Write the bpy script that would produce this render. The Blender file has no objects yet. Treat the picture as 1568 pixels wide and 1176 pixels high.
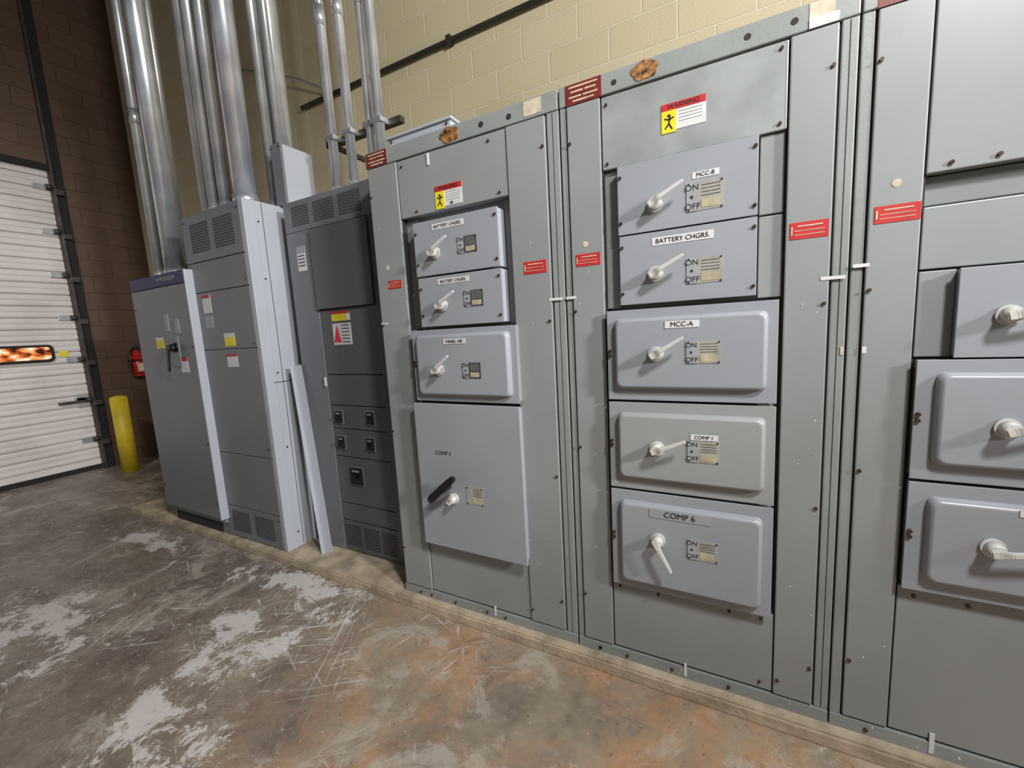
import bpy, bmesh, math, random
from mathutils import Matrix, Vector
random.seed(7)
S=bpy.context.scene
COL=S.collection
DZ=-0.04
# ------------------------------------------------------------ materials
def srgb(r,g,b):
    def f(c):
        c/=255.
        return c/12.92 if c<=.04045 else ((c+.055)/1.055)**2.4
    return (f(r),f(g),f(b),1)
MATS={}
def mat(name,col,rough=.5,metal=0.,var=.06,vscale=3.,bump=0.,bscale=60.,emit=0.,spec=.5,dirt=0.):
    m=bpy.data.materials.new(name);m.use_nodes=True
    nt=m.node_tree;N=nt.nodes;L=nt.links
    b=N['Principled BSDF']
    b.inputs['Roughness'].default_value=rough;b.inputs['Metallic'].default_value=metal
    b.inputs['Specular IOR Level'].default_value=spec
    tc=N.new('ShaderNodeTexCoord')
    n=N.new('ShaderNodeTexNoise');n.inputs['Scale'].default_value=vscale;n.inputs['Detail'].default_value=6
    L.new(tc.outputs['Object'],n.inputs['Vector'])
    r=N.new('ShaderNodeValToRGB')
    lo=tuple(c*(1-var*2.2) for c in col[:3])+(1,);hi=tuple(min(1,c*(1+var*2.2)) for c in col[:3])+(1,)
    r.color_ramp.elements[0].position=.3;r.color_ramp.elements[1].position=.7
    r.color_ramp.elements[0].color=lo;r.color_ramp.elements[1].color=hi
    L.new(n.outputs['Fac'],r.inputs['Fac'])
    last=r.outputs['Color']
    if dirt>0:
        n2=N.new('ShaderNodeTexNoise');n2.inputs['Scale'].default_value=14;n2.inputs['Detail'].default_value=8;n2.inputs['Roughness'].default_value=.75
        L.new(tc.outputs['Object'],n2.inputs['Vector'])
        r2=N.new('ShaderNodeValToRGB');r2.color_ramp.elements[0].position=.60;r2.color_ramp.elements[1].position=.74
        r2.color_ramp.elements[0].color=(0,0,0,1);r2.color_ramp.elements[1].color=(dirt,dirt,dirt,1)
        L.new(n2.outputs['Fac'],r2.inputs['Fac'])
        mx=N.new('ShaderNodeMix');mx.data_type='RGBA'
        L.new(r2.outputs['Color'],mx.inputs[0]);L.new(last,mx.inputs[6]);mx.inputs[7].default_value=(.12,.09,.06,1)
        last=mx.outputs[2]
    L.new(last,b.inputs['Base Color'])
    if bump>0:
        n3=N.new('ShaderNodeTexNoise');n3.inputs['Scale'].default_value=bscale;n3.inputs['Detail'].default_value=4
        L.new(tc.outputs['Object'],n3.inputs['Vector'])
        bp=N.new('ShaderNodeBump');bp.inputs['Strength'].default_value=bump;bp.inputs['Distance'].default_value=.01
        L.new(n3.outputs['Fac'],bp.inputs['Height']);L.new(bp.outputs['Normal'],b.inputs['Normal'])
    if emit>0:
        L.new(last,b.inputs['Emission Color']);b.inputs['Emission Strength'].default_value=emit
    MATS[name]=m;return m
frame=mat('paint_grey_green',srgb(136,141,139),.42,var=.06,dirt=.28,bump=.05,bscale=90)
column=mat('paint_grey_column',srgb(139,143,143),.36,var=.05,vscale=1.5,dirt=.14)
bucket=mat('paint_grey_bucket',srgb(147,151,157),.32,var=.03,vscale=2.,dirt=.05)
bucketg=mat('paint_grey_bucket_aged',srgb(146,149,149),.34,var=.03,vscale=2.,dirt=.06)
galv=mat('galvanised_plate',srgb(160,165,164),.36,metal=.3,var=.08,vscale=6.)
newgrey=mat('paint_new_grey',srgb(110,114,119),.35,var=.03,vscale=1.5)
shadegrey=mat('paint_grey_shaded',srgb(88,91,95),.35,var=.03,vscale=1.5)  # new grey darkened in the colour for shade beside the neighbouring cabinet
newlight=mat('paint_light_and_lit_grey',srgb(166,171,179),.4,var=.03,vscale=1.5)  # light grey parts, and sides of new grey painted paler as if lit
darkgap=mat('dark_gap',srgb(38,38,38),.8,var=.1)
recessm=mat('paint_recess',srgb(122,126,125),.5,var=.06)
boltm=mat('bolt_bronze',srgb(80,64,50),.4,metal=.6,var=.2,vscale=40)
cream=mat('handle_cream',srgb(196,196,190),.35,var=.03)
white=mat('label_white',srgb(208,208,208),.5,var=.04,vscale=20)
tape=mat('label_tape_grey',srgb(150,154,158),.45,var=.04,vscale=20)
black=mat('black_plastic',srgb(22,22,24),.35,var=.1)
ink=mat('ink_black',srgb(25,25,28),.6,var=.05)
plate=mat('nameplate_cream',srgb(156,155,144),.45,var=.08,vscale=30)
field=mat('nameplate_field',srgb(172,163,138),.5,var=.1,vscale=30)
plated=mat('nameplate_dark',srgb(70,72,74),.45,var=.1,vscale=30)
red=mat('label_red',srgb(180,40,38),.5,var=.08,vscale=20)
maroon=mat('label_maroon',srgb(112,36,32),.5,var=.1,vscale=20)
extred=mat('extinguisher_red',srgb(165,28,26),.3,var=.04)
yellow=mat('label_yellow',srgb(222,205,40),.5,var=.05,vscale=20)
brown=mat('badge_brown',srgb(140,98,55),.6,var=.45,vscale=50)
beige=mat('sticker_beige',srgb(190,178,155),.6,var=.12,vscale=30)
blue=mat('band_navy',srgb(36,42,92),.45,var=.05)
boly=mat('bollard_yellow',srgb(205,180,38),.45,var=.1,vscale=5,dirt=.5)
steel=mat('conduit_galvanised',srgb(208,213,220),.27,metal=.75,var=.1,vscale=5)
steelw=mat('conduit_zinc_dull',srgb(182,185,187),.36,metal=.65,var=.1,vscale=5)
darkpipe=mat('pipe_dark',srgb(60,58,52),.5,metal=.4,var=.1)
copper=mat('pipe_rust',srgb(130,80,55),.5,metal=.3,var=.1)
doorm=mat('door_white',srgb(205,200,198),.5,var=.06,vscale=2.,dirt=.35)
trackm=mat('door_track_steel',srgb(70,66,64),.5,metal=.5,var=.2,vscale=8)
rubber=mat('rubber_black',srgb(25,24,23),.8,var=.1)

def M(name): return bpy.data.materials.new(name)
def blockwall(name,c1,c2,mort,axis,bstr=.5,rz=0.,rx=0.):
    m=M(name);m.use_nodes=True;nt=m.node_tree;N=nt.nodes;L=nt.links;b=N['Principled BSDF']
    tc=N.new('ShaderNodeTexCoord');sp=N.new('ShaderNodeSeparateXYZ');cb=N.new('ShaderNodeCombineXYZ')
    L.new(tc.outputs['Object'],sp.inputs[0])
    ad=N.new('ShaderNodeMath');ad.inputs[1].default_value=rx+20
    L.new(sp.outputs['X' if axis=='x' else 'Y'],ad.inputs[0]);L.new(ad.outputs[0],cb.inputs[0])
    az=N.new('ShaderNodeMath');az.inputs[1].default_value=rz;L.new(sp.outputs['Z'],az.inputs[0]);L.new(az.outputs[0],cb.inputs[1])
    br=N.new('ShaderNodeTexBrick');br.inputs['Scale'].default_value=1;br.inputs['Brick Width'].default_value=.406
    br.inputs['Row Height'].default_value=.203;br.inputs['Mortar Size'].default_value=.006;br.inputs['Mortar Smooth'].default_value=.4
    br.inputs['Color1'].default_value=c1;br.inputs['Color2'].default_value=c2;br.inputs['Mortar'].default_value=mort
    L.new(cb.outputs[0],br.inputs['Vector'])
    n=N.new('ShaderNodeTexNoise');n.inputs['Scale'].default_value=1.7;n.inputs['Detail'].default_value=8
    L.new(tc.outputs['Object'],n.inputs['Vector'])
    mx=N.new('ShaderNodeMix');mx.data_type='RGBA';mx.blend_type='MULTIPLY';mx.inputs[0].default_value=.15
    L.new(br.outputs['Color'],mx.inputs[6]);L.new(n.outputs['Fac'],mx.inputs[7]);L.new(mx.outputs[2],b.inputs['Base Color'])
    n2=N.new('ShaderNodeTexNoise');n2.inputs['Scale'].default_value=80;n2.inputs['Detail'].default_value=5
    L.new(tc.outputs['Object'],n2.inputs['Vector'])
    mm=N.new('ShaderNodeMath');mm.operation='MULTIPLY_ADD';mm.inputs[1].default_value=-1.2
    L.new(br.outputs['Fac'],mm.inputs[0]);sc=N.new('ShaderNodeMath');sc.operation='MULTIPLY';sc.inputs[1].default_value=.35
    L.new(n2.outputs['Fac'],sc.inputs[0]);L.new(sc.outputs[0],mm.inputs[2])
    bp=N.new('ShaderNodeBump');bp.inputs['Strength'].default_value=bstr;bp.inputs['Distance'].default_value=.008
    L.new(mm.outputs[0],bp.inputs['Height']);L.new(bp.outputs['Normal'],b.inputs['Normal'])
    b.inputs['Roughness'].default_value=.6
    return m
wallm=blockwall('block_wall_cream',srgb(220,206,170),srgb(215,201,164),srgb(238,228,200),'x',.7,rz=.1)
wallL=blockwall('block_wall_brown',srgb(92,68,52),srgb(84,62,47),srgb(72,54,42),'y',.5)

def floor_mat():
    m=M('floor_worn_concrete');m.use_nodes=True;nt=m.node_tree;N=nt.nodes;L=nt.links;b=N['Principled BSDF']
    tc=N.new('ShaderNodeTexCoord')
    def noise(scale,detail=6,rough=.6,rot=None,scl=None,dist=0.,off=0.):
        n=N.new('ShaderNodeTexNoise');n.inputs['Scale'].default_value=scale;n.inputs['Detail'].default_value=detail
        n.inputs['Roughness'].default_value=rough;n.inputs['Distortion'].default_value=dist
        if rot is not None:
            mp=N.new('ShaderNodeMapping');mp.vector_type='TEXTURE'
            mp.inputs['Rotation'].default_value=(0,0,rot);mp.inputs['Location'].default_value=(off,off*1.7,0)
            mp.inputs['Scale'].default_value=tuple(1/s for s in scl)
            L.new(tc.outputs['Object'],mp.inputs[0]);L.new(mp.outputs[0],n.inputs['Vector'])
        else: L.new(tc.outputs['Object'],n.inputs['Vector'])
        return n.outputs['Fac']
    def ramp(src,p0,p1,c0=(0,0,0,1),c1=(1,1,1,1)):
        r=N.new('ShaderNodeValToRGB');r.color_ramp.elements[0].position=p0;r.color_ramp.elements[1].position=p1
        r.color_ramp.elements[0].color=c0;r.color_ramp.elements[1].color=c1;L.new(src,r.inputs['Fac']);return r.outputs['Color']
    def mix(f,a,c,blend='MIX'):
        x=N.new('ShaderNodeMix');x.data_type='RGBA';x.blend_type=blend
        for s,i in ((f,0),(a,6),(c,7)):
            if hasattr(s,'links') : L.new(s,x.inputs[i])
            else: x.inputs[i].default_value=s
        return x.outputs[2]
    def math2(op,a,c,clamp=True):
        x=N.new('ShaderNodeMath');x.operation=op;x.use_clamp=clamp
        for s,i in ((a,0),(c,1)):
            if hasattr(s,'links'): L.new(s,x.inputs[i])
            else: x.inputs[i].default_value=s
        return x.outputs[0]
    sp=N.new('ShaderNodeSeparateXYZ');L.new(tc.outputs['Object'],sp.inputs[0])
    def rng(src,a,c):
        r=N.new('ShaderNodeMapRange');r.inputs[1].default_value=a;r.inputs[2].default_value=c;L.new(src,r.inputs[0]);return r.outputs[0]
    def blob(cx,cy,rx,ry):
        mp=N.new('ShaderNodeMapping');mp.inputs['Location'].default_value=(-cx/rx,-cy/ry,0);mp.inputs['Scale'].default_value=(1/rx,1/ry,0)
        L.new(tc.outputs['Object'],mp.inputs[0])
        v=N.new('ShaderNodeVectorMath');v.operation='LENGTH';L.new(mp.outputs[0],v.inputs[0])
        return rng(v.outputs['Value'],1.5,.2)
    base=ramp(noise(1.1,10,.7,dist=.5),.34,.66,srgb(112,99,91),srgb(158,146,134))
    c=mix(.8,base,ramp(noise(13,10,.8),.33,.66,srgb(152,147,142),srgb(255,255,255)),'MULTIPLY')
    gx=rng(sp.outputs['X'],-2.6,-1.2)
    c=mix(math2('MULTIPLY',math2('MULTIPLY',gx,ramp(noise(1.6,9,.7),.3,.6)),.8),c,srgb(166,152,128))
    gx2=rng(sp.outputs['X'],-1.9,-.6)
    c=mix(math2('MULTIPLY',math2('MULTIPLY',gx2,ramp(noise(2.2,10,.74,dist=.6),.44,.58)),.68),c,srgb(190,138,94))
    rr=math2('MULTIPLY',rng(sp.outputs['X'],-2.6,-1.0),ramp(noise(7,10,.8),.57,.64))
    c=mix(math2('MULTIPLY',rr,.42),c,srgb(150,90,64))
    c=mix(math2('MULTIPLY',ramp(noise(3.4,12,.78,dist=.7),.53,.60),.6),c,srgb(178,171,158))
    c=mix(math2('MULTIPLY',ramp(noise(2.4,12,.78,dist=.6),.56,.64),.5),c,srgb(92,80,73))
    ln=math2('MULTIPLY',ramp(noise(1.2,6,.6,rot=.05,scl=(.25,2.2,1)),.5,.66),rng(sp.outputs['X'],-2.4,-3.4))
    c=mix(math2('MULTIPLY',ln,.55),c,srgb(168,157,151))
    reg=math2('MULTIPLY',rng(sp.outputs['X'],.4,-1.9),rng(sp.outputs['X'],-7,-3.4))
    reg2=math2('MAXIMUM',reg,.12)
    bl=math2('MAXIMUM',math2('MAXIMUM',blob(-2.14,-.68,.44,.28),blob(-2.32,-.18,.6,.17)),math2('MAXIMUM',blob(-3.3,-1.0,.5,.3),blob(-3.9,-.25,.6,.12)))
    bl=math2('MAXIMUM',bl,blob(-1.95,-1.0,.45,.2))
    sum_=math2('ADD',noise(5.0,13,.8,dist=.3),math2('MULTIPLY',bl,.17),False)
    c=mix(math2('MULTIPLY',ramp(sum_,.62,.66),.82),c,srgb(212,206,202))
    clus=math2('MULTIPLY',ramp(noise(2.1,3,.5),.44,.60),ramp(noise(9,4,.6),.38,.6))
    for rot,sc,th,o in ((.5,14,.70,3.),(-.35,17,.70,7.),(1.3,15,.70,11.),(2.2,19,.70,17.),(.9,24,.70,23.)):
        s=noise(sc,2,.4,rot=rot,scl=(.25,4.0,1),off=o)
        s2=ramp(s,th-.03,th+.01)
        c=mix(math2('MULTIPLY',math2('MULTIPLY',s2,clus),math2('MULTIPLY',reg2,.9)),c,srgb(214,210,206))
    # a few long fork-truck scrapes
    for rot,o in ((.62,31.),(-1.05,37.)):
        s=ramp(noise(6,2,.4,rot=rot,scl=(.12,7.,1),off=o),.70,.72)
        c=mix(math2('MULTIPLY',math2('MULTIPLY',s,ramp(noise(1.3,2),.5,.6)),math2('MULTIPLY',reg2,.8)),c,srgb(214,210,206))
    c=mix(math2('MULTIPLY',ramp(noise(48,5,.7),.63,.68),.55),c,srgb(204,197,186))
    c=mix(math2('MULTIPLY',ramp(noise(34,5,.7,rot=.3,scl=(1,1,1),off=5.),.62,.68),.55),c,srgb(78,68,61))
    L.new(c,b.inputs['Base Color'])
    L.new(ramp(noise(2.5,6),.3,.7,(.32,.32,.32,1),(.6,.6,.6,1)),b.inputs['Roughness'])
    bp=N.new('ShaderNodeBump');bp.inputs['Strength'].default_value=.3;bp.inputs['Distance'].default_value=.006
    L.new(noise(22,8,.7),bp.inputs['Height']);L.new(bp.outputs['Normal'],b.inputs['Normal'])
    return m
floorm=floor_mat()
curbm=mat('curb_concrete',srgb(170,154,132),.75,var=.16,vscale=9,bump=.4,bscale=40,dirt=.5)
ceilm=mat('ceiling_dark',srgb(60,56,52),.8)

# ------------------------------------------------------------ geometry helpers
def link(o,parent=None):
    COL.objects.link(o)
    if parent is not None: o.parent=parent
    return o
def empty(name):
    e=bpy.data.objects.new(name,None);e.empty_display_size=.1;return link(e)
def obj(name,bm,mats,parent=None,smooth=False):
    me=bpy.data.meshes.new(name);bm.normal_update();bm.to_mesh(me);bm.free()
    for m in (mats if isinstance(mats,(list,tuple)) else [mats]): me.materials.append(m)
    if smooth:
        for p in me.polygons: p.use_smooth=True
    return link(bpy.data.objects.new(name,me),parent)
def addbox(bm,x0,x1,y0,y1,z0,z1,mi=0):
    x0,x1=min(x0,x1),max(x0,x1);y0,y1=min(y0,y1),max(y0,y1);z0,z1=min(z0,z1),max(z0,z1)
    v=[bm.verts.new(p) for p in ((x0,y0,z0),(x1,y0,z0),(x1,y1,z0),(x0,y1,z0),(x0,y0,z1),(x1,y0,z1),(x1,y1,z1),(x0,y1,z1))]
    fs=[bm.faces.new([v[i] for i in q]) for q in ((0,3,2,1),(4,5,6,7),(0,1,5,4),(1,2,6,5),(2,3,7,6),(3,0,4,7))]
    for f in fs: f.material_index=mi
    return v
def box(parent,name,x0,x1,y0,y1,z0,z1,m,bev=.002,seg=2):
    bm=bmesh.new();addbox(bm,x0,x1,y0,y1,z0,z1)
    if bev>0: bmesh.ops.bevel(bm,geom=bm.edges[:],offset=bev,segments=seg,affect='EDGES',profile=.6)
    return obj(name,bm,m,parent)
def boxes(parent,name,lst,m):
    bm=bmesh.new()
    for b in lst: addbox(bm,*b)
    return obj(name,bm,m,parent)
def cyl(bm,p,axis,r,h,seg=16,r2=None,mi=0):
    d=Vector(axis).normalized()
    rot=Vector((0,0,1)).rotation_difference(d).to_matrix().to_4x4()
    g=bmesh.ops.create_cone(bm,cap_ends=True,segments=seg,radius1=r,radius2=r if r2 is None else r2,depth=h,matrix=Matrix.Translation(Vector(p)+d*h/2)@rot)
    fs=set()
    for v in g['verts']:
        for f in v.link_faces: fs.add(f)
    for f in fs:
        f.material_index=mi
        if len(f.verts)==4: f.smooth=True
def cylo(parent,name,p,axis,r,h,m,seg=24,r2=None):
    bm=bmesh.new();cyl(bm,p,axis,r,h,seg,r2);return obj(name,bm,m,parent)
def pan(parent,name,x0,x1,z0,z1,yb,yf,m,ins=.014,rad=.02):
    bm=bmesh.new()
    def loop(i,y,r):
        pts=[]
        for cx,cz,a0 in ((x1-i-r,z1-i-r,0),(x0+i+r,z1-i-r,90),(x0+i+r,z0+i+r,180),(x1-i-r,z0+i+r,270)):
            for k in range(6):
                a=math.radians(a0+k*18);pts.append(bm.verts.new((cx+r*math.cos(a),y,cz+r*math.sin(a))))
        return pts
    prof=[(0,yb,rad)]+[(ins*(1-math.cos(k/6*math.pi/2))+.0005,yb+(yf-yb)*math.sin(k/6*math.pi/2),rad) for k in range(1,7)]
    ls=[loop(*p) for p in prof]
    for a,b in zip(ls,ls[1:]):
        for k in range(len(a)):
            f=bm.faces.new((a[k],b[k],b[(k+1)%len(a)],a[(k+1)%len(a)]));f.smooth=True
    bm.faces.new(ls[-1][::-1])
    bmesh.ops.recalc_face_normals(bm,faces=bm.faces[:])
    return obj(name,bm,m,parent)
def text(parent,s,x,y,z,size,m=None,name='lettering',al='CENTER'):
    c=bpy.data.curves.new(name,'FONT');c.body=s;c.size=size;c.align_x=al;c.align_y='CENTER';c.extrude=.0003
    c.materials.append(m or ink)
    o=bpy.data.objects.new(name,c);o.rotation_euler=(math.pi/2,0,0);o.location=(x,y,z);return link(o,parent)
def bolts(parent,pts,y,r=.006,m=None,h=.006,name='bolts'):
    bm=bmesh.new()
    for x,z in pts: cyl(bm,(x,y,z),(0,-1,0),r,h,8)
    return obj(name,bm,m or boltm,parent)
def lever(parent,x,z,y,ang,L=.1,w=.016,m=None,hub=.021,hubm=None):
    m=m or cream
    bm=bmesh.new()
    cyl(bm,(x,y,z),(0,-1,0),hub*1.25,.008,24)
    cyl(bm,(x,y-.006,z),(0,-1,0),hub,.03,24,hub*.8)
    o=obj('handle_hub',bm,hubm or m,parent)
    bm=bmesh.new()
    a=math.radians(ang);ux,uz=math.cos(a),math.sin(a);px,pz=-uz,ux
    secs=[(-.018,w*.7),(0,w*.75),(.02,w*.5),(L*.8,w*.4),(L,w*.3)]
    rings=[]
    for d,hw in secs:
        yy=y-.036-(.006 if d>.01 else 0)
        rings.append([bm.verts.new((x+ux*d+px*s*hw,yy+t,z+uz*d+pz*s*hw)) for s,t in ((-1,0),(1,0),(1,-.012),(-1,-.012))])
    for r0,r1 in zip(rings,rings[1:]):
        for k in range(4): bm.faces.new((r0[k],r0[(k+1)%4],r1[(k+1)%4],r1[k]))
    bm.faces.new(rings[0]);bm.faces.new(rings[-1][::-1])
    bmesh.ops.recalc_face_normals(bm,faces=bm.faces[:])
    bmesh.ops.bevel(bm,geom=bm.edges[:],offset=.0025,segments=2,affect='EDGES')
    obj('handle_lever',bm,m,parent)
def label(parent,x0,x1,z0,z1,y,m=None,name='label'):
    return box(parent,name,x0,x1,y-.0015,y,z0,z1,m or white,0)
def onoff(parent,x0,x1,z0,z1,y,dark=False,on=True):
    label(parent,x0,x1,z0,z1,y,plated if dark else plate,'nameplate')
    w=x1-x0;h=z1-z0
    if on:
        label(parent,x0-w*.02,x0+w*.3,z0+h*.0,z1-h*.0,y-.0012,tape,'position_strip')
        text(parent,'ON',x0+w*.13,y-.003,z1-h*.18,h*.3)
        text(parent,'OFF',x0+w*.15,y-.003,z0+h*.16,h*.3)
        boxes(parent,'position_marker',[(x0+w*.09,x0+w*.16,y-.0035,y-.0025,z0+h*.45,z0+h*.55)],ink)
    lines=[(x0+w*.4,x1-w*.08,y-.0022,y-.0015,z1-h*k-h*.025,z1-h*k) for k in (.12,.24,.36,.48)]
    boxes(parent,'nameplate_text',lines,plate if dark else plated)
    boxes(parent,'nameplate_fields',[(x0+w*.4,x1-w*.1,y-.0024,y-.0015,z0+h*.08,z0+h*.38)],field)
    bolts(parent,[(x0+w*.04,z1-.004),(x1-w*.04,z1-.004),(x0+w*.04,z0+.004),(x1-w*.04,z0+.004)],y,.003,h=.004,name='rivets')
def warn(parent,x0,x1,z0,z1,y):
    w=x1-x0;h=z1-z0
    label(parent,x0,x1,z0,z1,y,white,'warning_label')
    label(parent,x0,x1,z1-h*.26,z1,y-.001,red,'warning_band')
    label(parent,x0,x0+w*.34,z0-h*.08,z1-h*.26,y-.001,yellow,'warning_pictogram_field')
    text(parent,'WARNING',(x0+x1)/2,y-.003,z1-h*.13,h*.24)
    boxes(parent,'warning_text',[(x0+w*.4,x1-w*.08,y-.0024,y-.0015,z1-h*(.38+.12*k),z1-h*(.36+.12*k)) for k in range(4)],tape)
    bm=bmesh.new();cx=x0+w*.17;cz=z0+h*.35
    cyl(bm,(cx,y-.0025,cz+h*.2),(0,-1,0),h*.055,.001,12)
    for a,l,dx,dz in ((80,.3,0,-.1),(20,.2,0,.05),(160,.18,0,.05),(-60,.25,0,-.1),(-130,.22,0,-.1)):
        ar=math.radians(a);c,s=math.cos(ar),math.sin(ar);t=h*.03
        p=Vector((cx+dx*h,0,cz+dz*h));u=Vector((c,0,s))*l*h;n=Vector((-s,0,c))*t
        bm.faces.new([bm.verts.new((q.x,y-.003,q.z)) for q in (p-n,p+u-n,p+u+n,p+n)])
    obj('warning_pictogram',bm,ink,parent)
def redlab(parent,x0,x1,z0,z1,y):
    label(parent,x0,x1,z0,z1,y,red,'red_caution_label')
    w=x1-x0;h=z1-z0
    boxes(parent,'red_caution_text',[(x0+w*.2,x1-w*.15,y-.0025,y-.0015,z1-h*.28,z1-h*.2),(x0+w*.12,x1-w*.1,y-.0025,y-.0015,z1-h*.53,z1-h*.49),(x0+w*.12,x1-w*.1,y-.0025,y-.0015,z1-h*.77,z1-h*.73)],beige)
    label(parent,x0+w*.03,x0+w*.07,z0+h*.25,z1-h*.25,y-.001,beige,'red_caution_icon')
def danger(parent,x0,x1,z0,z1,y):
    label(parent,x0,x1,z0,z1,y,maroon,'danger_plate')
    w=x1-x0;h=z1-z0
    boxes(parent,'danger_plate_text',[(x0+w*a,x0+w*b,y-.0025,y-.0015,z1-h*t-h*.08,z1-h*t) for a,b,t in ((.1,.9,.12),(.15,.5,.35),(.55,.85,.35),(.1,.45,.6),(.5,.9,.6),(.2,.8,.8))],beige)
def badge(parent,x,z,y,rx,rz):
    bm=bmesh.new();vs=[]
    for k in range(28):
        a=k/28*2*math.pi;j=1+.1*math.sin(5*a+x)+random.uniform(-.05,.05)
        vs.append((x+rx*j*math.cos(a),z+rz*j*math.sin(a)))
    f=[bm.verts.new((a,y,b)) for a,b in vs];g=[bm.verts.new((a,y-.002,b)) for a,b in vs]
    bm.faces.new(f);bm.faces.new(g[::-1])
    for k in range(28): bm.faces.new((f[k],f[(k+1)%28],g[(k+1)%28],g[k]))
    bmesh.ops.recalc_face_normals(bm,faces=bm.faces[:])
    obj('torn_badge',bm,brown,parent)
def chips(P,x0,x1,z0,z1,y,n,seed):
    rg=random.Random(seed);bm=bmesh.new()
    for i in range(n):
        cx=rg.uniform(x0,x1);cz=rg.uniform(z0,z1);k=rg.randint(5,7);rx=rg.uniform(.0015,.004);rz=rg.uniform(.0015,.008)
        bm.faces.new([bm.verts.new((cx+rx*rg.uniform(.6,1)*math.cos(-t*2*math.pi/k),y,cz+rz*rg.uniform(.6,1)*math.sin(-t*2*math.pi/k))) for t in range(k)])
    obj('paint_chips',bm,white,P)

YB=.78
def oldcab(name,xa,xb,c1,c2,c3,c4,seed):
    P=empty(name)
    box(P,'enclosure_body',xa+.001,xb-.001,.055,YB,.09,2.374,frame,.003)
    box(P,'base_channel',xa+.001,xb-.001,-.004,.056,.088,.135,frame,.003)
    box(P,'header_channel',xa+.001,xb-.001,-.004,.056,2.305,2.376,frame,.004)
    for i,(a,b) in enumerate(((xa+.001,c1-.003),(c4+.003,xb-.001))):
        w=b-a
        if w>.012:
            box(P,'frame_flange_%d'%i,a,b,0,.056,.135,2.305,frame,.004)
            if w>.03: boxes(P,'flange_groove_%d'%i,[(a+w*.5-.0012,a+w*.5+.0012,-.0006,.004,.14,2.30)],darkgap)
    boxes(P,'frame_shadow_gap',[(c1-.004,c1+.002,.006,.056,.135,2.305),(c4-.002,c4+.004,.006,.056,.135,2.305),
        (c2-.004,c2+.004,.006,.056,.135,2.305),(c3-.004,c3+.004,.006,.056,.135,2.305)],darkgap)
    for i,(a,b) in enumerate(((c1,c2),(c3,c4))):
        box(P,'column_cover_%d'%i,a+.002,b-.003,-.006,.056,.142,2.30,column,.004)
    boltp=[]
    for x,zs in ((c1+.012,(2.17,1.55,1.0,.35)),(c3+.014,(.2,)),(c4-.014,(2.19,1.52,.86,.28)),):
        for z in zs: boltp.append((x,z))
    bolts(P,boltp,-.006,.0055)
    bp=[]
    for k in range(5):
        bp.append((xa+.05+(xb-xa-.1)*random.random(),.112))
    bolts(P,bp,-.004,.006)
    chips(P,c1+.01,c2-.01,.2,2.2,-.0066,5,seed);chips(P,c3+.01,c4-.01,.2,2.2,-.0066,7,seed+1);chips(P,xa+.02,xb-.02,.10,.13,-.0046,8,seed+2)
    return P
def filler(P,x0,x1,z0,z1,y=.0,m=None,b=.003,name='blank_plate'):
    return box(P,name,x0+.002,x1-.002,y,.056,z0+.0015,z1-.0015,m or column,b)

# =================== section with battery chargers (D)
D=oldcab('switchboard_cabinet',-1.595,-.592,-1.585,-1.40,-.82,-.645,11)
filler(D,-1.40,-.82,2.04,2.30,-.002,column)
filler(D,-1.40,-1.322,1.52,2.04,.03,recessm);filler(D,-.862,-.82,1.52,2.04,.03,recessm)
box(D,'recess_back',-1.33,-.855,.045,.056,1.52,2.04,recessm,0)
for nm,x0,x1,z0,z1 in (('feeder_unit_1',-1.305,-.868,1.762,2.0),('feeder_unit_2',-1.30,-.865,1.53,1.752)):
    box(D,nm+'_box',x0,x1,-.027,.05,z0,z1,newlight,.002)
    box(D,nm+'_cover',x0-.004,x1+.006,-.032,-.026,z0-.002,z1,bucket,.002)
    bolts(D,[(x0+.012,z1-.05),(x0+.012,z0+.05),(x1-.006,z1-.03),(x1-.006,z0+.03)],-.032,.0055)
label(D,-1.20,-1.03,1.955,1.98,-.032);text(D,'BATTERY CHGRS.',-1.115,-.0345,1.967,.019)
label(D,-1.19,-1.02,1.715,1.738,-.032);text(D,'BATTERY CHGRS.',-1.105,-.0345,1.726,.018)
onoff(D,-1.065,-.97,1.835,1.905,-.032,True);onoff(D,-1.05,-.955,1.605,1.675,-.032,True)
lever(D,-1.19,1.855,-.032,29,.11);lever(D,-1.17,1.62,-.032,29,.11)
def embossed(P,nm,x0,x1,z0,z1,m,ix0,ix1,iz0,iz1,yf=-.03,yp=-.055):
    box(P,nm+'_box',x0+.005,x1-.006,yf+.004,.05,z0+.01,z1-.004,frame,.002)
    box(P,nm+'_cover',x0,x1,yf,yf+.006,z0+.002,z1-.002,m,.002)
    pan(P,nm+'_embossing',ix0,ix1,iz0,iz1,yf,yp,m)
    bolts(P,[(x0+.009,z0+.5*(z1-z0)),(x0+.009,z0+.55*(z1-z0))],yf,.0065)
embossed(D,'feeder_unit_3',-1.365,-.80,1.175,1.515,bucket,-1.33,-.83,1.205,1.49,-.04,-.065)
label(D,-1.16,-1.04,1.445,1.468,-.0655);text(D,'PANEL HB',-1.10,-.0685,1.456,.020)
onoff(D,-1.06,-.97,1.29,1.36,-.0655,True)
lever(D,-1.195,1.33,-.065,36,.11)
box(D,'main_unit_box',-1.365,-.81,-.035,.05,.45,1.155,bucket,.003)
box(D,'main_unit_door',-1.38,-.80,-.052,-.036,.44,1.165,bucket,.003)
text(D,'COMP 5',-1.22,-.0535,.925,.026,plated)
onoff(D,-1.10,-1.01,.69,.775,-.052,False,False)
lever(D,-1.175,.705,-.052,60,.05)
bm=bmesh.new()
a=math.radians(40);ux,uz=math.cos(a),math.sin(a)
cx,cz=-1.205,.765
rings=[]
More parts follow.
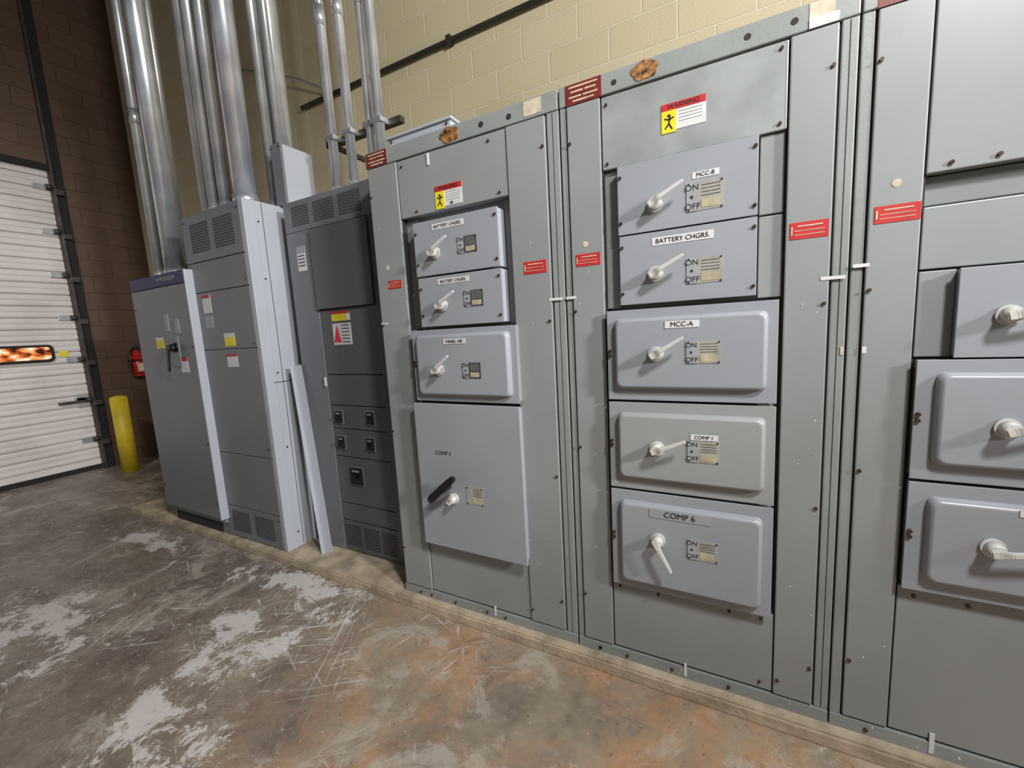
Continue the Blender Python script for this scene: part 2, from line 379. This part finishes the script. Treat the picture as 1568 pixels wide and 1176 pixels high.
for d,hw,yy in ((-.11,.014,-.09),(-.08,.018,-.10),(0,.017,-.105),(.07,.017,-.11),(.115,.012,-.112)):
    rings.append([bm.verts.new((cx+ux*d-uz*s*hw,yy+t,cz+uz*d+ux*s*hw)) for s,t in ((-1,0),(1,0),(1,-.022),(-1,-.022))])
for r0,r1 in zip(rings,rings[1:]):
    for k in range(4): bm.faces.new((r0[k],r0[(k+1)%4],r1[(k+1)%4],r1[k]))
bm.faces.new(rings[0]);bm.faces.new(rings[-1][::-1])
bmesh.ops.recalc_face_normals(bm,faces=bm.faces[:])
bmesh.ops.bevel(bm,geom=bm.edges[:],offset=.004,segments=2,affect='EDGES')
cyl(bm,(cx,-.05,cz),(0,-1,0),.018,.06,20)
obj('operating_handle',bm,black,D)
filler(D,-1.40,-.82,.142,.44,.0,column)
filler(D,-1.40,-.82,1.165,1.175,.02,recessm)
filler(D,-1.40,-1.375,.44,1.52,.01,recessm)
redlab(D,-1.515,-1.43,1.725,1.765,-.006);redlab(D,-.765,-.665,1.715,1.765,-.006)
warn(D,-1.19,-1.045,2.055,2.145,-.002)
danger(D,-1.585,-1.455,2.305,2.372,-.004)
badge(D,-1.09,2.34,-.004,.05,.032)
label(D,-.735,-.66,2.315,2.37,-.004,beige,'sticker')
bolts(D,[(-.93,2.34),(-.80,2.335)],-.004,.012,darkgap,.001,'header_holes')
for x,z in ((-1.22,2.27),(-1.02,.13)): box(D,'white_tape',x,x+.010,-.0065,-.0025,z-.025,z+.025,white,0)
label(D,-1.585,-1.54,1.555,1.563,-.006);label(D,-.66,-.60,1.60,1.61,-.0062,name='tape_strip')
cylo(D,'yellow_dot',(-1.51,-.006,1.83),(0,-1,0),.012,.001,beige)
bolts(D,[(-1.37,2.27),(-.86,2.06),(-.9,2.27),(-1.30,2.06),(-1.10,2.035+.03)],-.002,.005)

# =================== section E
E=oldcab('switchboard_cabinet.001',-.588,.304,-.56,-.43,.14,.26,21)
filler(E,-.43,.14,2.05,2.30,-.0,galv)
filler(E,-.43,-.375,1.55,2.05,.02,column);filler(E,.068,.14,1.81,2.05,.01,column);filler(E,.068,.14,1.55,1.808,.01,column)
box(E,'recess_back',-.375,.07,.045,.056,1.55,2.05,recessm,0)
for nm,x0,x1,z0,z1 in (('feeder_unit_1',-.373,.065,1.81,2.047),('feeder_unit_2',-.370,.065,1.56,1.805)):
    box(E,nm+'_box',x0+.003,x1-.004,-.012,.05,z0+.002,z1-.002,bucket,.002)
    box(E,nm+'_cover',x0,x1,-.016,-.011,z0,z1,bucket,.002)
    bolts(E,[(x0+.01,z1-.04),(x0+.01,z0+.04),(x1-.008,z1-.03),(x1-.008,z0+.03)],-.016,.0055)
yE=-.016
label(E,-.125,-.045,1.955,1.975,yE);text(E,'MCC-B',-.085,yE-.0025,1.965,.018)
label(E,-.255,-.06,1.758,1.785,yE);text(E,'BATTERY CHGRS.',-.157,yE-.0025,1.771,.022)
onoff(E,-.140,-.032,1.852,1.943,yE);onoff(E,-.140,-.032,1.615,1.70,yE)
lever(E,-.245,1.895,yE,27,.11);lever(E,-.245,1.66,yE,27,.11)
embossed(E,'feeder_unit_3',-.42,.128,1.205,1.543,bucket,-.39,.10,1.25,1.51)
embossed(E,'feeder_unit_4',-.42,.128,.857,1.20,bucketg,-.385,.10,.905,1.16)
embossed(E,'feeder_unit_5',-.42,.128,.447,.852,bucket,-.385,.098,.48,.812)
yp=-.0555
label(E,-.21,-.10,1.468,1.492,yp);text(E,'MCC-A',-.155,yp-.0025,1.48,.023)
onoff(E,-.138,-.035,1.345,1.42,yp);lever(E,-.24,1.38,-.055,31,.11)
label(E,-.127,-.04,1.075,1.095,yp);text(E,'COMP 1',-.084,yp-.0025,1.085,.017)
onoff(E,-.135,-.037,.995,1.072,yp);lever(E,-.24,1.035,-.055,24,.11)
label(E,-.27,-.06,.765,.80,yp,tape);text(E,'COMP 6',-.165,yp-.0025,.782,.030)
onoff(E,-.135,-.038,.628,.703,yp);lever(E,-.24,.68,-.055,-62,.11)
filler(E,-.43,.14,.142,.445,.0,column)
redlab(E,-.54,-.445,1.72,1.765,-.006);redlab(E,.153,.25,1.72,1.77,-.006)
warn(E,-.222,-.085,2.13,2.215,0)
danger(E,-.56,-.425,2.303,2.373,-.004)
badge(E,-.275,2.342,-.004,.045,.030)
label(E,.185,.245,2.325,2.372,-.004,beige,'sticker');label(E,.185,.255,2.305,2.33,-.0055,white)
bolts(E,[(-.38,2.335),(.03,2.34),(.15,2.34)],-.004,.010,darkgap,.001,'header_holes')
box(E,'white_tape',-.155,-.145,-.0065,-.003,.10,.155,white,0)
label(E,.235,.295,1.59,1.60,-.0062,name='tape_strip');label(E,-.585,-.545,1.60,1.61,-.0062,name='tape_strip')
label(E,.292,.30,1.36,1.385,-.0008,beige,name='tape_tab')
cylo(E,'yellow_dot',(-.50,-.006,1.80),(0,-1,0),.011,.001,beige)
bolts(E,[(-.41,2.27),(.12,2.28),(-.41,2.07),(.12,2.07),(-.40,.42),(-.25,.42),(0.0,.42),(.1,.42),(.1,.17)],0,.005)

# =================== section F
F=oldcab('switchboard_cabinet.002',.307,1.205,.34,.46,1.035,1.16,31)
filler(F,.46,1.035,1.85,2.30,-.004,column)
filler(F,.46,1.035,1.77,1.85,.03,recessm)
filler(F,.46,1.035,1.595,1.765,.0,column)
filler(F,.46,.541,1.35,1.592,.0,column);filler(F,.964,1.035,1.35,1.592,.0,column)
box(F,'feeder_unit_1_box',.54,.965,-.025,.05,1.353,1.588,bucket,.002)
box(F,'feeder_unit_1_cover',.535,.97,-.032,-.026,1.35,1.59,bucket,.002)
embossed(F,'feeder_unit_2',.462,1.02,.995,1.347,bucket,.503,.99,1.045,1.31)
embossed(F,'feeder_unit_3',.462,1.02,.648,.99,bucket,.503,.99,.69,.95)
filler(F,.46,1.035,.142,.645,.0,column)
lever(F,.632,1.46,-.032,12,.11);lever(F,.64,1.165,-.055,22,.11);lever(F,.635,.83,-.055,12,.11)
for z in (1.46,1.165,.83): onoff(F,.735,.84,z-.04,z+.05,-.0325 if z>1.4 else yp)
label(F,.68,.79,.925,.945,yp)
redlab(F,.355,.455,1.735,1.782,-.006)
cylo(F,'yellow_dot',(.40,-.006,1.84),(0,-1,0),.011,.001,beige)
danger(F,.34,.46,2.303,2.373,-.004)
label(F,.312,.35,1.618,1.628,-.0062,name='tape_strip');label(F,.343,.353,1.365,1.385,-.0062)
bolts(F,[(.51,1.87),(.60,1.87),(.548,1.57),(.548,1.37)],-.004,.0055)
bolts(F,[(.50,.615),(.62,.615)],0,.0055)
box(F,'white_tape',.56,.572,-.0065,-.003,.10,.17,white,0)

# =================== vent helper
def vents(P,groups,y,cols,rows,m=darkgap,fill=.55):
    bm=bmesh.new()
    for x0,x1,z0,z1 in groups:
        px=(x1-x0)/cols;pz=(z1-z0)/rows
        for i in range(cols):
            for j in range(rows):
                cx=x0+px*(i+.5);cz=z0+pz*(j+.5)
                w=px*fill/2;h=pz*.36
                bm.faces.new([bm.verts.new(q) for q in ((cx-w,y-.0008,cz-h),(cx+w,y-.0008,cz-h),(cx+w,y-.0008,cz+h),(cx-w,y-.0008,cz+h))])
    return obj('vent_slots',bm,m,P)

# =================== panelboard C
C=empty('panelboard_cabinet');yc=.18
box(C,'enclosure_body',-2.515,-1.605,yc+.012,YB,.09,2.352,newgrey,.003)
box(C,'header_panel',-2.513,-1.605,yc,yc+.014,2.17,2.352,newgrey,.003)
box(C,'left_stile',-2.513,-2.285,yc,yc+.014,.09,2.168,newgrey,.003)
box(C,'right_stile',-1.80,-1.605,yc,yc+.014,.09,2.168,shadegrey,.003)
zs=[2.165,1.68,1.275,1.08,.93,.745,.43,.31,.095]
for i,(a,b) in enumerate(zip(zs,zs[1:])):
    yy=yc+.002 if i else yc-.016
    box(C,'deadfront_panel_%d'%i,-2.28,-1.803,yy,yc+.014,b+.003,a-.003,shadegrey,.003)
boxes(C,'deadfront_gap',[(-2.286,-2.279,yc+.008,yc+.0125,.1,2.16),(-2.28,-1.80,yc+.010,yc+.0125,.1,2.16)],darkgap)
vents(C,[(-2.44,-2.28,2.20,2.32),(-2.24,-2.06,2.20,2.32),(-2.02,-1.84,2.20,2.32)],yc,14,8)
vents(C,[(-2.27,-2.12,.13,.28),(-2.10,-1.96,.13,.28),(-1.94,-1.81,.13,.28)],yc+.002,12,8)
for x,z,w,h in ((-2.205,1.005,.028,.038),(-1.93,1.01,.028,.038),(-2.205,.84,.028,.038),(-1.95,.845,.028,.038),(-2.10,.625,.052,.055)):
    box(C,'breaker_bezel',x-w-.008,x+w+.008,yc-.004,yc+.003,z-h-.008,z+h+.008,newgrey,.002)
    box(C,'breaker_body',x-w,x+w,yc-.012,yc+.003,z-h,z+h,black,.003)
    box(C,'breaker_toggle',x-w*.45,x+w*.3,yc-.03,yc-.011,z-h*.15,z+h*.25,black,.003)
    label(C,x-w*.6,x+w*.6,z+h*.55,z+h*.75,yc-.012,tape,'breaker_rating')
label(C,-2.18,-2.02,1.46,1.59,yc+.002,name='arc_flash_label');label(C,-2.18,-2.06,1.605,1.655,yc+.002,yellow,'arc_flash_yellow');label(C,-2.055,-2.02,1.605,1.655,yc+.002,white);label(C,-2.18,-2.02,1.648,1.662,yc-.0005,red)
boxes(C,'arc_flash_text',[(-2.10,-2.035,yc-.0012,yc+.001,1.575-.02*k,1.580-.02*k) for k in range(6)],plated)
bm=bmesh.new()
for q in (((-2.174,1.475),(-2.108,1.475),(-2.141,1.58)),): bm.faces.new([bm.verts.new((a,yc-.0012,b)) for a,b in q])
obj('hazard_triangle',bm,mat('hazard_red',srgb(225,50,70),.5),C)
label(C,-2.43,-2.35,1.93,2.08,yc);label(C,-2.43,-2.35,2.04,2.08,yc-.001,tape)
boxes(C,'instruction_text',[(-2.42,-2.36,yc-.003,yc-.0015,2.02-.02*k,2.026-.02*k) for k in range(4)],plated)
box(C,'door_latch',-2.30,-2.288,yc-.012,yc+.002,1.2,1.26,newlight,.002)

# =================== vented switchgear B
B=empty('vented_switchgear_cabinet')
box(B,'enclosure_body',-3.35,-2.632,.012,YB,.09,2.376,newlight,.004)  # same paint as the fronts; light on the right side put into colour
box(B,'corner_post',-2.668,-2.63,-.002,.07,.09,2.376,newlight,.004)
zs=[2.372,2.06,1.86,1.47,.735,.335,.095]
for i,(a,b) in enumerate(zip(zs,zs[1:])):
    box(B,'front_panel_%d'%i,-3.345,-2.67,-.003,.014,b+.0025,a-.0025,newgrey,.004)
vents(B,[(-3.25,-3.03,2.12,2.31),(-2.97,-2.75,2.12,2.31)],-.003,16,11)
vents(B,[(-3.25,-3.03,.14,.30),(-2.97,-2.75,.14,.30)],-.003,16,9)
bolts(B,[(-3.31,z) for z in (2.33,1.9,1.5,.8,.3)]+[(-2.69,z) for z in (2.33,1.9,1.5,.8,.3)],-.003,.005)
boxes(B,'side_seams',[(-2.6319,-2.6300,.05,YB,1.235,1.24),(-2.6319,-2.6300,.115,.118,.1,2.37)],darkgap)
bm=bmesh.new()
for z in (.2,.8,1.3,1.9,2.25):
    cyl(bm,(-2.632,.085,z),(1,0,0),.006,.004,8)
obj('side_bolts',bm,boltm,B)
label(B,-3.22,-3.12,1.72,1.84,-.003);label(B,-3.22,-3.12,1.62,1.70,-.003,tape)
label(B,-3.02,-2.90,1.49,1.56,-.003,yellow);label(B,-3.02,-2.90,1.545,1.575,-.004,white);label(B,-3.02,-2.90,1.35,1.43,-.003);label(B,-3.02,-2.90,1.42,1.435,-.004,red)
label(B,-3.22,-3.13,1.82,1.84,-.004,red)
# =================== disconnect cabinet A
A=empty('disconnect_switch_cabinet')
box(A,'enclosure_body',-4.12,-3.36,.0,YB,.09,2.03,newgrey,.004)
box(A,'base_shade_block',-4.08,-3.40,-.004,.02,.09,.19,darkgap,.002)  # dark block stands in for the shade below the door
box(A,'door_panel',-4.10,-3.305,-.055,-.004,.235,1.935,newgrey,.004)
box(A,'door_edge_trim',-3.308,-3.292,-.057,.0,.225,2.025,newlight,.003)
box(A,'header_band',-4.10,-3.305,-.055,-.004,1.94,2.025,blue,.003)
box(A,'lower_rail',-4.10,-3.305,-.03,.0,.19,.232,newgrey,.003)
text(A,'SWITCHGEAR',-3.55,-.0565,1.985,.04,tape)
box(A,'handle_base',-3.62,-3.50,-.062,-.052,1.36,1.58,newgrey,.004)
lever(A,-3.55,1.50,-.06,-100,.17,.035,black,.03,black)
label(A,-3.83,-3.72,1.50,1.57,-.055,yellow);label(A,-3.83,-3.72,1.56,1.58,-.056)
label(A,-3.52,-3.42,1.32,1.43,-.055);label(A,-3.52,-3.42,1.40,1.43,-.056,red)
boxes(A,'door_data_strip',[(-3.66,-3.60,-.058,-.05,1.62,1.74),(-3.52,-3.46,-.058,-.05,1.60,1.70)],tape)
bolts(A,[(-3.32,.8),(-3.32,1.5),(-3.32,.35),(-4.08,.4),(-4.08,1.8)],-.055,.006)

# =================== leaning metal strip
bm=bmesh.new()
def lean(a,b,w,t):
    a=Vector(a);b=Vector(b);d=(b-a).normalized();s=Vector((1,.25,0)).normalized();s=(s-d*s.dot(d)).normalized();n=d.cross(s)
    vs=[]
    for p in (a,b):
        for q in ((-1,-1),(1,-1),(1,1),(-1,1)): vs.append(bm.verts.new(p+s*q[0]*w/2+n*q[1]*t/2))
    for f in ((0,1,2,3),(7,6,5,4),(0,4,5,1),(1,5,6,2),(2,6,7,3),(3,7,4,0)): bm.faces.new([vs[i] for i in f])
    vs=[]
    for p in (a,b):
        for q in ((0,0),(0,1),(.12,1),(.12,0)): vs.append(bm.verts.new(p+s*(-w/2+q[0]*w*.1)-n*(q[1]*w*.5)))
    for f in ((0,1,2,3),(7,6,5,4),(0,4,5,1),(1,5,6,2),(2,6,7,3),(3,7,4,0)): bm.faces.new([vs[i] for i in f])
lean((-2.355,.10,.093),(-2.525,.155,1.34),.062,.004)
bmesh.ops.recalc_face_normals(bm,faces=bm.faces[:])
obj('loose_metal_trim_strip',bm,newlight)

# =================== boxes on top
J=empty('junction_box')
box(J,'box_body',-2.65,-2.555,.25,.47,2.377,2.75,newgrey,.004)
box(J,'box_lit_side',-2.557,-2.549,.255,.465,2.38,2.745,newlight,.003)  # paler sheet paints the light falling on the right face
box(J,'box_lid',-2.653,-2.552,.24,.252,2.377,2.753,newgrey,.003)
bolts(J,[(-2.64,2.73),(-2.565,2.73)],.24,.005)
W_=empty('cable_wireway')
box(W_,'wireway_body',-1.50,-1.13,.07,.34,2.377,2.445,newlight,.004)
box(W_,'wireway_lid',-1.51,-1.12,.06,.35,2.442,2.454,newlight,.003)
bolts(W_,[(-1.48,2.43),(-1.15,2.43)],.07,.005)

# =================== conduits
def conduit(x,y,z0,r,m,z1=6.55,coup=None,name='electrical_conduit'):
    bm=bmesh.new()
    cyl(bm,(x,y,z0),(0,0,1),r,z1-z0,28)
    cyl(bm,(x,y,z0),(0,0,1),r*1.28,.022,10)
    cyl(bm,(x,y,z0+.02),(0,0,1),r*1.12,.06,28)
    if coup: cyl(bm,(x,y,coup),(0,0,1),r*1.1,.11,28)
    return obj(name,bm,m)
for x,y,r,m,c in ((-4.05,.13,.032,steelw,3.2),(-3.85,.15,.064,steel,None),(-4.0,.30,.028,steelw,None)):
    conduit(x,y,2.029,r,m,coup=c,name='electrical_conduit')
for x,y,r,m in ((-3.30,.16,.040,steelw),(-3.17,.14,.040,steelw),(-3.04,.14,.038,steelw),(-2.98,.26,.034,steelw),(-2.83,.15,.068,steel),(-2.80,.33,.030,steelw),(-2.72,.36,.024,steelw),(-2.86,.48,.07,steel)):
    conduit(x,y,2.377,r,m,coup=None,name='rigid_conduit')
for x,y,r in ((-2.20,.35,.028),(-2.05,.35,.028),(-1.885,.35,.022),(-1.81,.35,.03)):
    conduit(x,y,2.353,r,steel,coup=3.35,name='thin_wall_conduit')
def tube(name,pts,r,m,parent=None,res=8):
    c=bpy.data.curves.new(name,'CURVE');c.dimensions='3D';c.bevel_depth=r;c.bevel_resolution=4;c.use_fill_caps=True
    s=c.splines.new('POLY');s.points.add(len(pts)-1)
    for p,q in zip(s.points,pts): p.co=(*q,1)
    c.materials.append(m);return link(bpy.data.objects.new(name,c),parent)
ST=empty('strut_channel_support')
box(ST,'strut_channel',-2.30,-1.68,.382,.42,2.70,2.735,trackm,.002)
box(ST,'strut_arm_left',-2.28,-2.26,.42,1.3,2.70,2.73,trackm,.002)
for x,r in ((-2.20,.028),(-2.05,.028),(-1.885,.022),(-1.81,.03)):
    box(ST,'pipe_clamp',x-r-.012,x+r+.012,.35-r-.004,.384,2.705,2.732,steel,.003)
Wp=empty('wall_conduit')
tube('horizontal_run',[(-3.6,1.27,3.66),(3.,1.27,3.66)],.018,darkpipe,Wp)
for x in (-3,-1.9,-.6): box(Wp,'pipe_strap',x-.02,x+.02,1.245,1.3,3.63,3.69,darkpipe,.003)
tube('drop_cable',[(-4.6,1.25,4.25),(-4.3,1.22,4.18),(-3.9,1.2,4.02),(-3.5,1.22,3.85),(-3.2,1.26,3.68)],.010,steelw,Wp)
tube('gas_pipe',[(-4.72,1.2,.09),(-4.72,1.2,6.5)],.016,copper)

# =================== room shell
XL=-7.06;YW=1.30
box(None,'floor',XL-.2,5.5,-8,YW+.15,-.11,.04,floorm,0)
box(None,'wall_back',XL-.2,5.5,YW,YW+.15,-.11,6.7,wallm,0)
bm=bmesh.new()
dY0,dY1,dT=-3.6,.48,3.65
for b in ((XL-.2,XL,-8,dY0,-.11,6.7),(XL-.2,XL,dY1,YW,-.11,6.7),(XL-.2,XL,dY0,dY1,dT,6.7)): addbox(bm,*b)
obj('wall_left',bm,wallL)
box(None,'ceiling',XL-.2,5.5,-8,YW+.15,6.6,6.75,ceilm,0)
bm=bmesh.new();addbox(bm,-4.82,5.4,-.052,YW-.002,.035,.09)
bmesh.ops.bevel(bm,geom=[e for e in bm.edges],offset=.008,segments=2,affect='EDGES')
obj('trim_concrete_pad',bm,curbm)
# =================== door
DR=empty('door_1')
bm=bmesh.new();pitch=.135;n=int((dT-.04)/pitch)+1
prev=None
prof=[(0,.03),(.010,.004),(.03,0),(.060,.003),(.064,.012),(.070,.012),(.074,.003),(.105,0),(.125,.004),(.133,.03)]
pts=[]
for i in range(n):
    for dz,dx in prof:
        z=.04+i*pitch+dz
        if z<=dT+.05: pts.append((XL-.03-dx,z))
for x,z in pts:
    cur=(bm.verts.new((x,dY0,z)),bm.verts.new((x,dY1+.01,z)))
    if prev: bm.faces.new((prev[0],prev[1],cur[1],cur[0]))
    prev=cur
bmesh.ops.recalc_face_normals(bm,faces=bm.faces[:])
sl=obj('door_slats',bm,doorm,DR)
boxes(DR,'door_backing',[(XL-.12,XL-.075,dY0,dY1+.01,.04,dT+.05)],doorm)
box(DR,'bottom_seal',XL-.07,XL-.015,dY0,dY1,.04,.10,rubber,.005)
box(DR,'bottom_bar',XL-.06,XL-.02,dY0,dY1,.10,.16,doorm,.004)
bm=bmesh.new()
def rr(y0,y1,z0,z1,x,r,k=6):
    o=[]
    for cy,cz,a0 in ((y1-r,z1-r,0),(y0+r,z1-r,90),(y0+r,z0+r,180),(y1-r,z0+r,270)):
        for q in range(k+1):
            a=math.radians(a0+q*90/k);o.append(bm.verts.new((x,cy+r*math.cos(a),cz+r*math.sin(a))))
    return o
o1=rr(-.52,.25,1.42,1.62,XL-.028,.05);o2=rr(-.52,.25,1.42,1.62,XL-.008,.05);i2=rr(-.495,.225,1.45,1.595,XL-.008,.035);i1=rr(-.495,.225,1.45,1.595,XL-.02,.035)
for a,b in ((o1,o2),(o2,i2),(i2,i1)):
    for k in range(len(a)): bm.faces.new((a[k],a[(k+1)%len(a)],b[(k+1)%len(a)],b[k]))
bmesh.ops.recalc_face_normals(bm,faces=bm.faces[:])
obj('window_gasket',bm,rubber,DR)
gm=M('door_glass_painted_reflection');gm.use_nodes=True;nt=gm.node_tree;N=nt.nodes;L=nt.links;b=N['Principled BSDF']  # orange reflections and daylight painted into the pane's colour and glow
tc=N.new('ShaderNodeTexCoord');mp=N.new('ShaderNodeMapping');mp.inputs['Scale'].default_value=(1,9,14);L.new(tc.outputs['Object'],mp.inputs[0])
nn=N.new('ShaderNodeTexNoise');nn.inputs['Scale'].default_value=1.;nn.inputs['Detail'].default_value=3;L.new(mp.outputs[0],nn.inputs['Vector'])
r=N.new('ShaderNodeValToRGB');cr=r.color_ramp;cr.elements[0].position=.38;cr.elements[0].color=srgb(50,30,28);cr.elements[1].position=.68;cr.elements[1].color=srgb(240,235,225)
e=cr.elements.new(.5);e.color=srgb(205,100,45);e=cr.elements.new(.6);e.color=srgb(235,190,130)
L.new(nn.outputs['Fac'],r.inputs['Fac']);L.new(r.outputs[0],b.inputs['Emission Color']);b.inputs['Emission Strength'].default_value=.5
L.new(r.outputs[0],b.inputs['Base Color']);b.inputs['Roughness'].default_value=.1
bm=bmesh.new();v=rr(-.495,.225,1.45,1.595,XL-.019,.035);bm.faces.new(v)
bmesh.ops.recalc_face_normals(bm,faces=bm.faces[:]);obj('window_glass',bm,gm,DR)
box(DR,'yellow_sticker',XL-.029,XL-.024,.29,.37,1.47,1.54,yellow,0)
box(DR,'latch_handle',XL-.03,XL+.02,.20,.46,.90,.93,trackm,.005)
box(DR,'latch_plate',XL-.03,XL-.01,.36,.47,.84,.99,steelw,.003)
box(DR,'guide_rail',XL+.0,XL+.05,.485,.51,.04,6.4,trackm,.003)
box(DR,'guide_angle',XL+.0,XL+.012,.50,.60,.04,6.4,rubber,.002)
for k in range(7):
    z=.35+.5*k
    box(DR,'track_bracket',XL+.0,XL+.07,.49,.57,z,z+.06,trackm,.004)
    cylo(DR,'roller',(XL+.03,.43,z+.08),(0,1,0),.028,.06,trackm)
    box(DR,'hinge_plate',XL-.03,XL-.01,.34,.45,z+.05,z+.11,steelw,.002)
box(DR,'head_seal',XL-.02,XL+.03,dY0,dY1+.06,dT-.03,dT+.04,rubber,.005)
# extinguisher hung on the left wall
G=empty('fire_extinguisher')
box(G,'wall_bracket',XL,XL+.012,.95,1.0,1.18,1.50,black,.004)
bm=bmesh.new();cx_,cy_=XL+.09,.975
for z0,z1,r0,r1 in ((1.16,1.175,.060,.072),(1.175,1.43,.072,.072),(1.43,1.48,.072,.045),(1.48,1.505,.045,.02)):
    cyl(bm,(cx_,cy_,z0),(0,0,1),r0,z1-z0,28,r1)
obj('cylinder_body',bm,extred,G)
bm=bmesh.new();cyl(bm,(cx_,cy_,1.50),(0,0,1),.018,.035,16)
addbox(bm,cx_-.012,cx_+.012,cy_-.03,cy_+.085,1.53,1.542);addbox(bm,cx_-.012,cx_+.012,cy_-.02,cy_+.08,1.558,1.568)
obj('valve_and_grip',bm,black,G)
box(G,'retaining_strap',XL,cx_+.076,cy_-.076,cy_+.076,1.36,1.38,black,.004)
box(G,'instruction_label',cx_+.055,cx_+.073,cy_-.035,cy_+.035,1.22,1.33,beige,.002)
tube('hose',[(cx_+.01,cy_-.03,1.52),(cx_+.05,cy_-.08,1.49),(cx_+.05,cy_-.09,1.35),(cx_+.04,cy_-.085,1.24)],.010,black,G)
bm=bmesh.new();cyl(bm,(-6.48,.55,.04),(0,0,1),.082,.90,32)
g=bmesh.ops.create_uvsphere(bm,u_segments=32,v_segments=12,radius=.082,matrix=Matrix.Translation((-6.48,.55,.94))@Matrix.Diagonal((1,1,.45,1)))
for v in g['verts']:
    for f in v.link_faces: f.smooth=True
obj('safety_bollard',bm,boly)

# =================== lights
def lamp(kind,name,loc,tgt,size,power,col,ang=90,blend=.8):
    l=bpy.data.lights.new(name,kind);l.shadow_soft_size=size;l.energy=power;l.color=col
    if kind=='SPOT': l.spot_size=math.radians(ang);l.spot_blend=blend
    o=bpy.data.objects.new(name,l);o.location=loc
    o.rotation_euler=(Vector(tgt)-Vector(loc)).to_track_quat('-Z','Y').to_euler();return link(o)
lamp('POINT','high_bay_lamp',(1.6,-1.9,4.0),(-.5,-.2,.9),.22,590,(1,.988,.965))
lamp('SPOT','side_fill_spot',(4.2,-1.7,3.1),(-4.5,-.3,1.0),.25,1300,(1,.98,.96),48,.9)  # added fill spot, brightens the right side of the vented switchgear
lamp('SPOT','door_fill_spot',(-.8,-4.0,5.6),(-7.0,-1.3,1.6),.4,760,(1,.97,.95),50,.9)  # added narrow spot to brighten the door, kept off the back wall
w=bpy.data.worlds.new('world');S.world=w;w.use_nodes=True
w.node_tree.nodes['Background'].inputs[0].default_value=(.97,.98,1,1);w.node_tree.nodes['Background'].inputs[1].default_value=.23
# =================== camera
cd=bpy.data.cameras.new('camera');cd.sensor_width=36;cd.lens=36*638.432/1568;cd.clip_start=.05
co=bpy.data.objects.new('camera',cd);COL.objects.link(co)
yaw,pit,rol=-.4902,-.1297,-.0561
cy,sy=math.cos(yaw),math.sin(yaw)
f=Vector((sy*math.cos(pit),cy*math.cos(pit),math.sin(pit)));r=Vector((cy,-sy,0));u=r.cross(f)
r2=r*math.cos(rol)+u*math.sin(rol);u2=-r*math.sin(rol)+u*math.cos(rol)
mw=Matrix((( r2.x,u2.x,-f.x,0),(r2.y,u2.y,-f.y,-1.6016),(r2.z,u2.z,-f.z,1.4939),(0,0,0,1)))
co.matrix_world=mw
S.camera=co
for o in list(COL.objects):
    if o.parent is None: o.location.z+=DZ
S.view_settings.view_transform='Standard'
